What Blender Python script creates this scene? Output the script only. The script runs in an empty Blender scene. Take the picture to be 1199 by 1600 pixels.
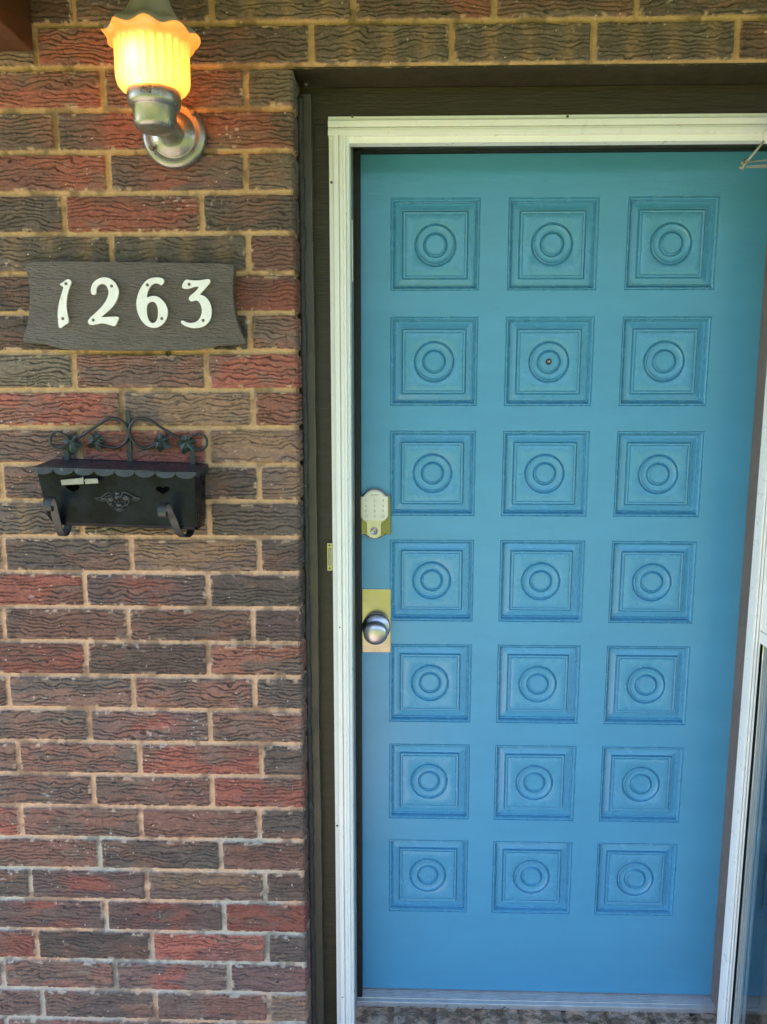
import bpy, bmesh, math, random
import numpy as np
from mathutils import Vector, Matrix
from mathutils.geometry import tessellate_polygon
R = math.radians
PI = math.pi
scene = bpy.context.scene
col = scene.collection
random.seed(7)
rng = np.random.default_rng(11)

# ------------------------------------------------------------------ camera
# world: x to the right along the wall, y into the house, z up; z = 0 is the underside of the lintel,
# y = 0 the face of the brickwork, x = 0 the corner of the brickwork beside the door.
CAM = (0.20991, -1.53604, -0.59903)
F_PX, PITCH, YAW, ROLL = 1201.84, 0.15491, -0.02597, -0.001075   # for a 1199 x 1600 frame
cam_data = bpy.data.cameras.new('camera')
cam = bpy.data.objects.new('camera', cam_data)
col.objects.link(cam)
cam_data.sensor_fit = 'VERTICAL'
cam_data.sensor_height = 36.0
cam_data.lens = F_PX / 1600.0 * 36.0
cam_data.clip_start = 0.02
cam_data.clip_end = 500
def cam_axes():
    cp, sp, cy, sy = math.cos(PITCH), math.sin(PITCH), math.cos(YAW), math.sin(YAW)
    def w(x, d, v):                       # camera-frame (right, forward, up) before roll -> world
        y = d * cp + v * sp; z = -d * sp + v * cp
        return Vector((x * cy + y * sy, -x * sy + y * cy, z))
    cr, sr = math.cos(ROLL), math.sin(ROLL)
    return w(cr, 0, -sr), w(sr, 0, cr), w(0, 1, 0)
_r, _u, _f = cam_axes()
cam.matrix_world = Matrix(((_r.x, _u.x, -_f.x, CAM[0]), (_r.y, _u.y, -_f.y, CAM[1]), (_r.z, _u.z, -_f.z, CAM[2]), (0, 0, 0, 1)))
scene.camera = cam
def at(u, v, y=0.0):                      # point measured in the photograph -> point on the real plane at depth y
    d = _f + _r * ((u - 599.5) / F_PX) + _u * ((800 - v) / F_PX)
    return Vector(CAM) + d * ((y - CAM[1]) / d.y)

# ------------------------------------------------------------------ world, sun, exposure
SUN_EL, SUN_AZ = R(50), R(-62)             # azimuth from +y (behind the house) towards +x
world = bpy.data.worlds.new('World')
scene.world = world
world.use_nodes = True
wn = world.node_tree
sky = wn.nodes.new('ShaderNodeTexSky')
sky.sky_type = 'NISHITA'; sky.sun_disc = False
sky.sun_elevation = SUN_EL; sky.sun_rotation = SUN_AZ
sky.altitude = 150; sky.air_density = 1.0; sky.dust_density = 1.2; sky.ozone_density = 1.0
bg = wn.nodes['Background']
bg.inputs['Strength'].default_value = 0.15
wn.links.new(sky.outputs[0], bg.inputs[0])
sd = bpy.data.lights.new('sun', 'SUN'); sd.energy = 3.7; sd.angle = R(0.5); sd.color = (1.0, 0.94, 0.85)
sun = bpy.data.objects.new('sun', sd); col.objects.link(sun)
sdir = Vector((math.cos(SUN_EL) * math.sin(SUN_AZ), math.cos(SUN_EL) * math.cos(SUN_AZ), math.sin(SUN_EL)))
sun.rotation_euler = sdir.to_track_quat('Z', 'Y').to_euler()
scene.view_settings.view_transform = 'Standard'
scene.view_settings.look = 'None'
scene.view_settings.gamma = 1.0
scene.view_settings.exposure = 2.8

# ------------------------------------------------------------------ materials
def mat(name, color, rough=0.5, metal=0.0, spec=None, var=0.0, vscale=8.0, bump=0.0, bscale=60.0, stretch=(1, 1, 1), color2=None, c2scale=5.0, c2lo=0.45, c2hi=0.6, roughvar=0.0, vcol=False, bdist=0.002):
    m = bpy.data.materials.new(name); m.use_nodes = True
    nt = m.node_tree; N = nt.nodes; L = nt.links
    b = N['Principled BSDF']
    b.inputs['Roughness'].default_value = rough; b.inputs['Metallic'].default_value = metal
    if spec is not None: b.inputs['Specular IOR Level'].default_value = spec
    tc = N.new('ShaderNodeTexCoord'); mp = N.new('ShaderNodeMapping'); mp.inputs['Scale'].default_value = stretch
    L.new(tc.outputs['Object'], mp.inputs[0])
    def noise(s, det=6, ro=0.6):
        n = N.new('ShaderNodeTexNoise'); n.inputs['Scale'].default_value = s; n.inputs['Detail'].default_value = det; n.inputs['Roughness'].default_value = ro
        L.new(mp.outputs[0], n.inputs['Vector']); return n
    if vcol:
        a = N.new('ShaderNodeVertexColor'); a.layer_name = 'Col'; src = a.outputs[0]
    else:
        r = N.new('ShaderNodeRGB'); r.outputs[0].default_value = (*color, 1); src = r.outputs[0]
    if color2:
        n = noise(c2scale, 8, 0.65); rp = N.new('ShaderNodeMapRange'); rp.inputs[1].default_value = c2lo; rp.inputs[2].default_value = c2hi
        L.new(n.outputs[0], rp.inputs[0]); mx = N.new('ShaderNodeMix'); mx.data_type = 'RGBA'
        L.new(rp.outputs[0], mx.inputs[0]); L.new(src, mx.inputs[6]); mx.inputs[7].default_value = (*color2, 1); src = mx.outputs[2]
    if var:
        n = noise(vscale); rp = N.new('ShaderNodeMapRange'); rp.inputs[1].default_value = 0.3; rp.inputs[2].default_value = 0.7
        rp.inputs[3].default_value = 1 - var; rp.inputs[4].default_value = 1 + var
        L.new(n.outputs[0], rp.inputs[0])
        mx = N.new('ShaderNodeVectorMath'); mx.operation = 'SCALE'; L.new(src, mx.inputs[0]); L.new(rp.outputs[0], mx.inputs['Scale']); src = mx.outputs[0]
    L.new(src, b.inputs['Base Color'])
    if roughvar:
        n = noise(vscale * 2.3); rp = N.new('ShaderNodeMapRange'); rp.inputs[1].default_value = 0.3; rp.inputs[2].default_value = 0.7
        rp.inputs[3].default_value = max(0.02, rough - roughvar); rp.inputs[4].default_value = min(1, rough + roughvar)
        L.new(n.outputs[0], rp.inputs[0]); L.new(rp.outputs[0], b.inputs['Roughness'])
    if bump:
        n = noise(bscale, 10, 0.62); bp = N.new('ShaderNodeBump'); bp.inputs['Strength'].default_value = bump; bp.inputs['Distance'].default_value = bdist
        L.new(n.outputs[0], bp.inputs['Height']); L.new(bp.outputs[0], b.inputs['Normal'])
    return m
M = {}
M['brick'] = mat('rug brick and mortar', (.2, .1, .08), 0.82, vcol=True, bump=0.75, bscale=420, var=0.16, vscale=160, stretch=(1, 1, 1.6))
M['core'] = mat('rough masonry', (.22, .16, .12), 0.9, var=.2)
M['bronze_paint'] = mat('olive brown gloss paint', (.034, .027, .014), 0.42, spec=.35, var=.18, vscale=9, bump=.55, bscale=24, stretch=(1, 1, 9), roughvar=.12, bdist=.003)
M['strip_paint'] = mat('olive brown painted batten', (.06, .05, .033), 0.42, var=.15, vscale=12, bump=.35, bscale=90, roughvar=.1)
M['brown_jamb'] = mat('brown jamb paint', (.17, .13, .11), 0.45, var=.1, vscale=14, bump=.2, bscale=60, roughvar=.1)
M['tar'] = mat('black tar caulk', (.03, .026, .024), 0.5, var=.35, vscale=60, bump=1, bscale=220, color2=(.32, .28, .23), c2scale=70, c2lo=.66, c2hi=.72)
M['white_alu'] = mat('white enamelled aluminium', (.80, .80, .77), 0.32, var=.03, vscale=18, bump=.05, bscale=60, roughvar=.08, color2=(.4, .36, .28), c2scale=60, c2lo=.74, c2hi=.8)
M['gray_alu'] = mat('dull grey aluminium', (.4, .39, .36), 0.4, .5, var=.15, vscale=20)
M['stile_alu'] = mat('grey blue anodised aluminium', (.32, .38, .42), 0.35, .2, var=.05, vscale=18)
M['rubber'] = mat('black rubber', (.006, .006, .006), .6)
M['bare_alu'] = mat('mill finish threshold', (.62, .62, .63), 0.36, .6, var=.12, vscale=26, bump=.15, bscale=120, color2=(.32, .26, .21), c2scale=9, c2lo=.7, c2hi=.9, roughvar=.03)
M['sign_paint'] = mat('brown grey painted plank', (.185, .165, .138), 0.42, var=.14, vscale=20, bump=1.0, bscale=70, stretch=(1, 1, 3.6), roughvar=.12, bdist=.03)
M['number_white'] = mat('chalky white metal', (.68, .68, .65), 0.45, var=.09, vscale=60, bump=.25, bscale=150, color2=(.5, .44, .28), c2scale=35, c2lo=.6, c2hi=.74)
M['screw'] = mat('rusty screw', (.16, .13, .1), .5, .6, var=.3, vscale=300)
M['black_tin'] = mat('black painted tin', (.003, .0045, .008), 0.3, spec=.12, var=.3, vscale=26, bump=.12, bscale=40, roughvar=.13, color2=(.008, .011, .016), c2scale=12)
M['lid_tin'] = mat('scuffed tin lid', (.020, .022, .034), 0.36, var=.3, vscale=30, bump=.3, bscale=55, roughvar=.16, color2=(.09, .09, .105), c2scale=40, c2lo=.64, c2hi=.7)
M['iron'] = mat('dark iron', (.028, .032, .036), 0.42, .3, var=.3, vscale=60, bump=.4, bscale=130, color2=(.12, .13, .13), c2scale=60, c2lo=.62, c2hi=.72)
M['leaf_iron'] = mat('green black iron leaf', (.026, .036, .032), 0.4, .3, var=.3, vscale=60, bump=.5, bscale=130, color2=(.11, .13, .12), c2scale=70, c2lo=.6, c2hi=.7)
M['cavity'] = mat('painted inner shade', (.003, .003, .003), .9)
M['pale_tin'] = mat('bare pale tin', (.27, .26, .23), .4, .4, var=.2, vscale=90)
M['cast_alu'] = mat('weathered cast aluminium', (.27, .26, .24), 0.33, .8, var=.14, vscale=22, bump=.3, bscale=110, color2=(.27, .26, .2), c2scale=55, c2lo=.56, c2hi=.68, roughvar=.12)
M['cap_alu'] = mat('dark weathered aluminium cap', (.40, .37, .34), 0.42, .25, var=.16, vscale=22, bump=.2, bscale=80, roughvar=.1)
M['nickel'] = mat('satin nickel', (.44, .42, .45), 0.32, 1.0, var=.06, vscale=40, roughvar=.05)
M['nickel_dark'] = mat('polished nickel edge', (.16, .15, .15), 0.16, 1.0)
M['keypad'] = mat('keypad film', (.78, .74, .62), .3, 0.0, var=.04, vscale=50)
M['print'] = mat('faint grey print', (.34, .34, .28), .4)
M['brass'] = mat('brushed brass plate', (.29, .262, .245), 0.2, 1.0, var=.1, vscale=30, roughvar=.06)
M['black'] = mat('black', (.004, .004, .004), .5)
M['grout'] = mat('concrete', (.36, .29, .22), .85, var=.18, vscale=3, bump=.4, bscale=40)
M['sill'] = mat('weathered sill', (.3, .22, .18), .9, vcol=True, bump=.6, bscale=300)
M['twig'] = mat('dry litter', (.2, .15, .1), .8, var=.45, vscale=120)
M['grass'] = mat('lawn', (.155, .19, .018), .9, var=.25, vscale=.8, bump=.5, bscale=30)
M['leaves'] = mat('leaves of added trees', (.06, .10, .025), .7, var=.3, vscale=1.5)
M['beam'] = mat('dark red stained beam', (.075, .03, .014), .5, var=.35, vscale=8, bump=.6, bscale=18, stretch=(3, 1, 3), bdist=.004)
M['ceiling'] = mat('porch ceiling boards', (.10, .075, .045), .6, var=.08)

# painted door: slight brush marks, tiny dirt in the flat
M['door'] = mat('blue door paint', (.078, .30, .49), 0.30, var=.05, vscale=4, bump=.3, bscale=22, stretch=(1, 1, 3.5), roughvar=.02, color2=(.10, .21, .30), c2scale=7, c2lo=.66, c2hi=.86)
M['panel'] = mat('blue panel paint', (.078, .30, .49), 0.27, var=.015, vscale=9, bump=.06, bscale=40, roughvar=.02)
def glass_mat():
    m = bpy.data.materials.new('window glass'); m.use_nodes = True
    b = m.node_tree.nodes['Principled BSDF']
    b.inputs['Base Color'].default_value = (.9, .95, .94, 1); b.inputs['Roughness'].default_value = 0.015
    b.inputs['Transmission Weight'].default_value = 1.0; b.inputs['IOR'].default_value = 1.5
    return m
M['glass'] = glass_mat()
def shade_mat():
    m = bpy.data.materials.new('frosted amber lamp glass'); m.use_nodes = True
    nt = m.node_tree; N = nt.nodes; L = nt.links
    N.remove(N['Principled BSDF']); out = N['Material Output']
    tr = N.new('ShaderNodeBsdfTranslucent'); tr.inputs[0].default_value = (1.0, .50, .22, 1)
    df = N.new('ShaderNodeBsdfDiffuse'); df.inputs[0].default_value = (.75, .5, .2, 1)
    gl = N.new('ShaderNodeBsdfGlossy'); gl.inputs[0].default_value = (1, 1, 1, 1); gl.inputs['Roughness'].default_value = .22
    em = N.new('ShaderNodeEmission'); em.inputs[0].default_value = (1.0, .36, .04, 1); em.inputs[1].default_value = 0.06
    a = N.new('ShaderNodeMixShader'); a.inputs[0].default_value = .25
    L.new(tr.outputs[0], a.inputs[1]); L.new(df.outputs[0], a.inputs[2])
    b = N.new('ShaderNodeMixShader'); b.inputs[0].default_value = .04
    L.new(a.outputs[0], b.inputs[1]); L.new(gl.outputs[0], b.inputs[2])
    s = N.new('ShaderNodeAddShader'); L.new(b.outputs[0], s.inputs[0]); L.new(em.outputs[0], s.inputs[1])
    L.new(s.outputs[0], out.inputs[0])
    return m
M['shade'] = shade_mat()
def bulb_mat():
    m = bpy.data.materials.new('lit bulb'); m.use_nodes = True
    b = m.node_tree.nodes['Principled BSDF']
    b.inputs['Emission Color'].default_value = (1, .62, .25, 1); b.inputs['Emission Strength'].default_value = 6
    return m
M['bulb'] = bulb_mat()

# ------------------------------------------------------------------ object helpers
def tag(o, label=None, cat=None, group=None, kind=None):
    if label: o['label'] = label
    if cat: o['category'] = cat
    if group: o['group'] = group
    if kind: o['kind'] = kind
    return o
def thing(name, label, cat, loc, group=None):
    o = bpy.data.objects.new(name, None); col.objects.link(o); o.location = loc
    o.empty_display_size = .05
    return tag(o, label, cat, group)
def org(o):
    v = Vector((0, 0, 0))
    while o is not None:
        v += Vector(o.location); o = o.parent
    return v
class MB:
    """collects shapes in world coordinates; build() links them as one mesh object"""
    def __init__(s): s.v = []; s.f = []; s.sm = []
    def add(s, verts, faces, smooth=False):
        n = len(s.v); s.v += [tuple(p) for p in verts]; s.f += [[i + n for i in f] for f in faces]; s.sm += [smooth] * len(faces)
    def box(s, x0, x1, y0, y1, z0, z1, rot=None, piv=None):
        P = [Vector((x, y, z)) for x in (x0, x1) for y in (y0, y1) for z in (z0, z1)]
        if rot is not None:
            c = Vector(piv) if piv is not None else Vector(((x0 + x1) / 2, (y0 + y1) / 2, (z0 + z1) / 2)); P = [rot @ (p - c) + c for p in P]
        s.add(P, [(0, 1, 3, 2), (4, 6, 7, 5), (0, 4, 5, 1), (2, 3, 7, 6), (0, 2, 6, 4), (1, 5, 7, 3)])
    def prism(s, poly, axis, a0, a1, holes=(), rnd=0.0):
        """polygon in the plane across `axis` extruded from a0 to a1; axis 'y': (x,z), 'z': (x,y), 'x': (y,z)"""
        def P(p, a): return {'y': (p[0], a, p[1]), 'z': (p[0], p[1], a), 'x': (a, p[0], p[1])}[axis]
        loops = [list(poly)] + [list(h) for h in holes]
        flat = [p for l in loops for p in l]
        tris = tessellate_polygon([[Vector((p[0], p[1], 0)) for p in l] for l in loops])
        n = len(flat); v = [P(p, a0) for p in flat] + [P(p, a1) for p in flat]; f = []
        for t in tris: f.append(tuple(t)); f.append(tuple(i + n for i in reversed(t)))
        k = 0
        for l in loops:
            m = len(l)
            for i in range(m): f.append((k + i, k + (i + 1) % m, n + k + (i + 1) % m, n + k + i))
            k += m
        s.add(v, f)
    def tube(s, pts, r, n=10, cap=True, smooth=True):
        pts = [Vector(p) for p in pts]; V = []; Fc = []
        up = None
        for i, p in enumerate(pts):
            t = (pts[min(i + 1, len(pts) - 1)] - pts[max(i - 1, 0)]).normalized()
            if up is None: up = t.orthogonal().normalized()
            up = (up - t * up.dot(t)).normalized(); sd_ = t.cross(up)
            rr = r[i] if isinstance(r, (list, tuple)) else r
            for k in range(n):
                a = 2 * PI * k / n; V.append(p + (up * math.cos(a) + sd_ * math.sin(a)) * rr)
        for i in range(len(pts) - 1):
            for k in range(n): Fc.append((i * n + k, i * n + (k + 1) % n, (i + 1) * n + (k + 1) % n, (i + 1) * n + k))
        s.add(V, Fc, smooth)
        if cap: s.add(V[:n], [tuple(reversed(range(n)))]); s.add(V[-n:], [tuple(range(n))])
    def lathe(s, prof, c, axis='z', n=48, fn=None, smooth=True):
        """prof: list of (radius, height). fn(theta,i,r,h)->(r,h)"""
        V = []; Fc = []; c = Vector(c)
        for i, (r, h) in enumerate(prof):
            for k in range(n):
                a = 2 * PI * k / n; rr, hh = (r, h) if fn is None else fn(a, i, r, h)
                x, y = rr * math.cos(a), rr * math.sin(a)
                V.append(c + (Vector((x, y, hh)) if axis == 'z' else Vector((x, -hh, y))))
        for i in range(len(prof) - 1):
            for k in range(n): Fc.append((i * n + k, i * n + (k + 1) % n, (i + 1) * n + (k + 1) % n, (i + 1) * n + k))
        s.add(V, Fc, smooth)
    def ribbon(s, pts, wdir, w, t):
        """flat strap following pts; wdir = direction of its width"""
        pts = [Vector(p) for p in pts]; W = Vector(wdir).normalized() * (w / 2); V = []; Fc = []
        for i, p in enumerate(pts):
            tg = (pts[min(i + 1, len(pts) - 1)] - pts[max(i - 1, 0)]).normalized(); nn = tg.cross(Vector(wdir)).normalized() * (t / 2)
            V += [p - W - nn, p + W - nn, p + W + nn, p - W + nn]
        for i in range(len(pts) - 1):
            a = i * 4; b = a + 4
            for k in range(4): Fc.append((a + k, a + (k + 1) % 4, b + (k + 1) % 4, b + k))
        Fc += [(3, 2, 1, 0), tuple(len(V) - 4 + k for k in range(4))]
        s.add(V, Fc)
    def ball(s, c, r, sc=(1, 1, 1), n=12, rot=None):
        V = []; Fc = []; m = n // 2
        for i in range(m + 1):
            for k in range(n):
                th = PI * i / m; a = 2 * PI * k / n
                p = Vector((math.sin(th) * math.cos(a) * sc[0], math.sin(th) * math.sin(a) * sc[1], math.cos(th) * sc[2])) * r
                if rot is not None: p = rot @ p
                V.append(Vector(c) + p)
        for i in range(m):
            for k in range(n): Fc.append((i * n + k, i * n + (k + 1) % n, (i + 1) * n + (k + 1) % n, (i + 1) * n + k))
        s.add(V, Fc, True)
    def build(s, name, m, parent=None, bevel=0.0, seg=2, sub=0, merge=True):
        o0 = org(parent) if parent is not None else Vector((0, 0, 0))
        me = bpy.data.meshes.new(name)
        me.from_pydata([tuple(Vector(p) - o0) for p in s.v], [], s.f)
        me.polygons.foreach_set('use_smooth', s.sm)
        bm = bmesh.new(); bm.from_mesh(me)
        if merge: bmesh.ops.remove_doubles(bm, verts=bm.verts, dist=1e-6)
        bmesh.ops.dissolve_degenerate(bm, edges=bm.edges, dist=1e-7)
        bmesh.ops.recalc_face_normals(bm, faces=bm.faces)
        bm.to_mesh(me); bm.free()
        me.materials.append(m)
        o = bpy.data.objects.new(name, me); col.objects.link(o)
        if parent is not None: o.parent = parent
        if bevel:
            b = o.modifiers.new('bevel', 'BEVEL'); b.width = bevel; b.segments = seg; b.limit_method = 'ANGLE'; b.angle_limit = R(35); b.harden_normals = False
        if sub:
            b = o.modifiers.new('sub', 'SUBSURF'); b.levels = sub; b.render_levels = sub
        return o
def smooth_path(pts, it=3, closed=False):
    pts = [Vector(p) for p in pts]
    for _ in range(it):
        q = []; n = len(pts)
        rngi = range(n) if closed else range(n - 1)
        if not closed: q.append(pts[0])
        for i in rngi:
            a, b = pts[i], pts[(i + 1) % n]; q += [a * .75 + b * .25, a * .25 + b * .75]
        if not closed: q.append(pts[-1])
        pts = q
    return pts

# ------------------------------------------------------------------ numpy noise
TAB = rng.random((256, 256)).astype(np.float64)
def vnoise(x, y):
    xi = np.floor(x).astype(np.int64); yi = np.floor(y).astype(np.int64); fx = x - xi; fy = y - yi
    fx = fx * fx * (3 - 2 * fx); fy = fy * fy * (3 - 2 * fy)
    a = TAB[xi & 255, yi & 255]; b = TAB[(xi + 1) & 255, yi & 255]; c = TAB[xi & 255, (yi + 1) & 255]; d = TAB[(xi + 1) & 255, (yi + 1) & 255]
    return (a * (1 - fx) + b * fx) * (1 - fy) + (c * (1 - fx) + d * fx) * fy
def fbm(x, y, o=4):
    s = 0; A = .5; t = 0
    for i in range(o):
        s = s + A * vnoise(x * 2 ** i + 17.3 * i, y * 2 ** i + 9.1 * i); t += A; A *= .5
    return s / t
def sstep(a, b, x):
    t = np.clip((x - a) / (b - a), 0, 1); return t * t * (3 - 2 * t)

# ------------------------------------------------------------------ brick wall
H = 0.0746
# mortar head joints (measured) and the kind of each brick, course by course from the lintel line down
D, P_, RD, G, B, MX, PB, RS = 'D', 'P', 'R', 'G', 'B', 'M', 'Q', 'S'
COURSES = {
 -4: ([-110, 110, 326, 545, 768, 990, 1215], 'DPDBDDDD'),
 -3: ([-60, 160, 380, 598, 820, 1042, 1265], 'DDPDBDDD'),
 -2: ([-105, 114, 330, 552, 773, 996, 1220], 'DDDBSDDD'),
 -1: ([-170, 55, 270, 486, 706, 928, 1153, 1375], 'GGRDBBBPP'),
 0: ([-56, 160, 384], 'RRPG'), 1: ([-130, 87, 305], 'PPMS'), 2: ([-45, 169, 383], 'RRMG'), 3: ([-112, 100, 315], 'DDRD'),
 4: ([-40, 174, 388], 'BBBP'), 5: ([-90, 112, 320], 'DDDR'), 6: ([-20, 183, 390], 'RDDP'), 7: ([-92, 115, 322], 'GGPR'),
 8: ([-15, 190, 395], 'RRQS'), 9: ([-80, 124, 325], 'PPRQ'), 10: ([2, 202, 405], 'DDDQ'), 11: ([-72, 127, 327], 'BBGB'),
 12: ([5, 205, 405], 'DDQD'), 13: ([-68, 132, 325], 'RRMD'), 14: ([5, 200, 395], 'PPPM'), 15: ([-60, 134, 325], 'RRPS'),
 16: ([12, 208, 398], 'DDPD'), 17: ([-50, 139, 328], 'DDMP'), 18: ([28, 218, 408], 'DPRD'), 19: ([-40, 146, 331], 'PPPR'),
 20: ([33, 220, 405], 'RPPD'), 21: ([-30, 155, 345], 'PPDP'), 22: ([47, 229, 414], 'DMQP'), 23: ([-15, 165, 350], 'MMMR'),
 24: ([57, 237, 417], 'RDRD'), 25: ([4, 180, 358], 'RPMT'), 26: ([66, 243, 420], 'PDPQ'), 27: ([10, 190, 365], 'PPDP'), 28: ([70, 250, 425], 'DPRD'), 29: ([15, 195, 370], 'PPDP')}
KCOL = {'D': ((.088, .074, .066), (.14, .09, .072)), 'P': ((.165, .093, .074), (.11, .08, .068)), 'R': ((.235, .088, .066), (.165, .083, .068)), 'S': ((.18, .085, .062), (.1, .075, .062)),
        'G': ((.115, .105, .08), (.15, .11, .085)), 'B': ((.105, .092, .08), (.19, .14, .09)), 'M': ((.115, .085, .08), (.22, .083, .065)), 'Q': ((.16, .115, .1), (.22, .15, .1)), 'T': ((.12, .085, .08), (.33, .1, .08))}
def brick_field(X, Z):
    """height (outwards, metres) and colour of the brickwork at wall coordinates X, Z"""
    sh = X.shape
    bedw = H * .12 * (fbm(X * 3, Z * 0 + 3.3, 2) - .5) * .3
    Zb = Z + bedw
    k = np.floor(-Zb / H).astype(int)
    fr = -Zb / H - k
    jz = np.minimum(fr, 1 - fr) * H
    jx = np.full(sh, 9.0); t = np.zeros(sh); bid = np.zeros(sh, int); kind = np.full(sh, 'D'); tl = np.full(sh, .24)
    left = np.full(sh, 0.0)
    for kk in range(int(k.min()), int(k.max()) + 1):
        m = k == kk
        if not m.any(): continue
        us, ks = COURSES.get(kk, COURSES[-3 if kk % 2 else -4])
        vm = float(-H * (kk + .5))
        xs = []
        for u in us:
            # invert the projection along this course: solve x on y = 0 with z = vm
            lo, hi = -3.0, 4.0
            for _ in range(40):
                mid = (lo + hi) / 2; p = Vector((mid, 0, vm)) - Vector(CAM)
                uu = 599.5 + F_PX * p.dot(_r) / p.dot(_f)
                if uu < u: lo = mid
                else: hi = mid
            xs.append((lo + hi) / 2)
        while xs[0] > -2.6: xs.insert(0, xs[0] - .262); ks = ks[0] + ks if random.random() < .6 else random.choice('DPRM') + ks
        if kk >= 0: xs = xs + [1.055 + (.12 if kk % 2 else .245)]; ks = ks + 'P'
        while xs[-1] < 3: xs.append(xs[-1] + .262); ks = ks + random.choice('DPRMB')
        xs = np.array(xs); xm = X[m]; i = np.searchsorted(xs, xm)
        lo_ = xs[np.clip(i - 1, 0, len(xs) - 1)]; hi_ = xs[np.clip(i, 0, len(xs) - 1)]
        d = np.minimum(np.abs(xm - lo_), np.abs(hi_ - xm)); jx[m] = d
        t[m] = np.clip((xm - lo_) / np.maximum(hi_ - lo_, .01), 0, 1); tl[m] = hi_ - lo_
        bid[m] = i + (kk + 6) * 37
        ka = np.array(list(ks)); kind[m] = ka[np.clip(i, 0, len(ka) - 1)]
    hsh = ((bid * 7919) % 997) / 997.0
    en = (fbm(X * 150, Z * 150, 3) - .5)
    en2 = (fbm(X * 45 + 5, Z * 45, 3) - .5)
    jh = .0046 + .0010 * (hsh - .5)
    d = np.minimum(jz - jh, jx - jh - .0003) + en * .0022 + en2 * .0026
    corner = np.maximum(0, .006 - jz + .004) * np.maximum(0, .010 - jx) * 60
    m = sstep(-.0004, .0014, d - corner)
    # rug-textured face
    w = fbm(X * 15 + hsh * 40, Z * 30 + hsh * 17, 3)
    w2 = fbm(X * 42 + hsh * 11, Z * 70, 3)
    ph = Z / .0082 + 1.25 * (w - .5) * 2 + .75 * (w2 - .5) * 2 + hsh * 9
    row = np.floor(ph); saw = ph - row
    mk = sstep(.22, .46, vnoise(X * 21 + row * 13.7 + hsh * 50, row * 3.71 + hsh * 9))
    crack = sstep(.30, .10, saw) * mk * (0.6 + .4 * hsh)
    vc = np.abs(fbm(X * 55 + 40, Z * 26 + hsh * 30, 3) - .5); vcr = sstep(.012, .0, vc) * sstep(.5, .62, vnoise(X * 30, Z * 60 + hsh * 5))
    fine = fbm(X * 260, Z * 420, 3) - .5
    lay = (saw - .5) * mk
    bh = -.0031 * crack + .0020 * lay - .0014 * vcr + .0015 * fine + .0016 * (w - .5) + .0012 * (hsh - .5)
    edge = sstep(.007, .0, np.minimum(jz - jh, jx - jh)); bh = bh - .0011 * edge
    mn = fbm(X * 90 + 9, Z * 90, 4) - .5
    mh = -.0060 + .0022 * mn + .35 * np.maximum(0, .0 + (.004 - np.minimum(jz, jx))) * 0 - .0012 * sstep(.0045, .0, np.minimum(jz, jx))
    h = bh * m + mh * (1 - m)
    # colour
    a = np.zeros(sh + (3,)); b = np.zeros(sh + (3,))
    for kd, (c1, c2) in KCOL.items():
        q = kind == kd; a[q] = c1; b[q] = c2
    bl = sstep(.47, .64, fbm(X * 10 + hsh * 30, Z * 24 + hsh * 60, 4))
    cen = np.exp(-((t - .5) / .22) ** 2)
    q = kind == 'M'; bl = np.where(q, np.clip(cen * sstep(.3, .6, fbm(X * 14 + hsh * 9, Z * 40, 3)) * 1.2, 0, 1), bl)
    band = np.exp(-((t - .28) / .055) ** 2) + np.exp(-((t - .55) / .05) ** 2) + np.exp(-((t - .82) / .055) ** 2)
    q = kind == 'B'; bl = np.where(q, np.clip(band * (.5 + fbm(X * 60, Z * 60, 2) * .9), 0, 1), bl)
    q = kind == 'T'; band2 = np.exp(-((t - .3) / .12) ** 2) + np.exp(-((t - .8) / .12) ** 2); bl = np.where(q, np.clip(band2 * 1.1, 0, 1), bl)
    C = a * (1 - bl[..., None]) + b * bl[..., None]
    g = sstep(.56, .7, fbm(X * 16 + 77, Z * 40 + hsh * 21, 4)); C = C * (1 - .45 * g[..., None]) + np.array((.13, .12, .1)) * .45 * g[..., None]
    C = C * (0.74 + .55 * hsh)[..., None] * (0.60 + .80 * fbm(X * 130, Z * 260, 4))[..., None]
    C = C * (1 - .42 * crack)[..., None] * (1 - .45 * vcr)[..., None]          # darker along the grooves and cracks
    C = C * np.array((.98, .84, .80))
    kz = -Z / H
    mc = np.zeros(sh + (3,))
    buff = np.array((.45, .285, .15)); pink = np.array((.50, .315, .205)); gray = np.array((.38, .345, .29))  # buff for the upper courses, some lamp warmth put into its colour
    wp = sstep(9, 14, kz + 2 * (fbm(X * 4, Z * 4, 2) - .5))[..., None]; mc = buff * (1 - wp) + pink * wp
    wg = (sstep(20.6, 21.2, kz + 1.6 * (fbm(X * 9, Z * 12, 3) - .5)) * sstep(.26, .5, fbm(X * 7 + 4, Z * 9, 3)))[..., None]; mc = mc * (1 - wg) + gray * wg
    mc = mc * (.78 + .44 * fbm(X * 70, Z * 70, 4))[..., None]
    dk = sstep(.54, .68, fbm(X * 26 + 31, Z * 26, 4))[..., None]; mc = mc * (1 - .45 * dk)
    C = C * m[..., None] + mc * (1 - m)[..., None]
    # mortar smeared over the arrises
    near = sstep(.009, .001, np.minimum(jz - jh, jx - jh)) * sstep(.62, .72, fbm(X * 70 + 3, Z * 70, 4)) * m * .8
    near = np.maximum(near, .8 * m * sstep(.0095, .004, jx) * sstep(.58, .66, fbm(X * 60 + 8, Z * 64, 4)))
    lime = mc * .75 + np.array((.5, .45, .38)) * .3
    C = C * (1 - near[..., None]) + lime * near[..., None]
    h = h + .0006 * near
    # lime spots and paint flecks
    sp = rng.random(sh) > .9994; sp = sp | np.roll(sp & (rng.random(sh) > .6), 1, 0) | np.roll(sp & (rng.random(sh) > .5), 1, 1)
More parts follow.
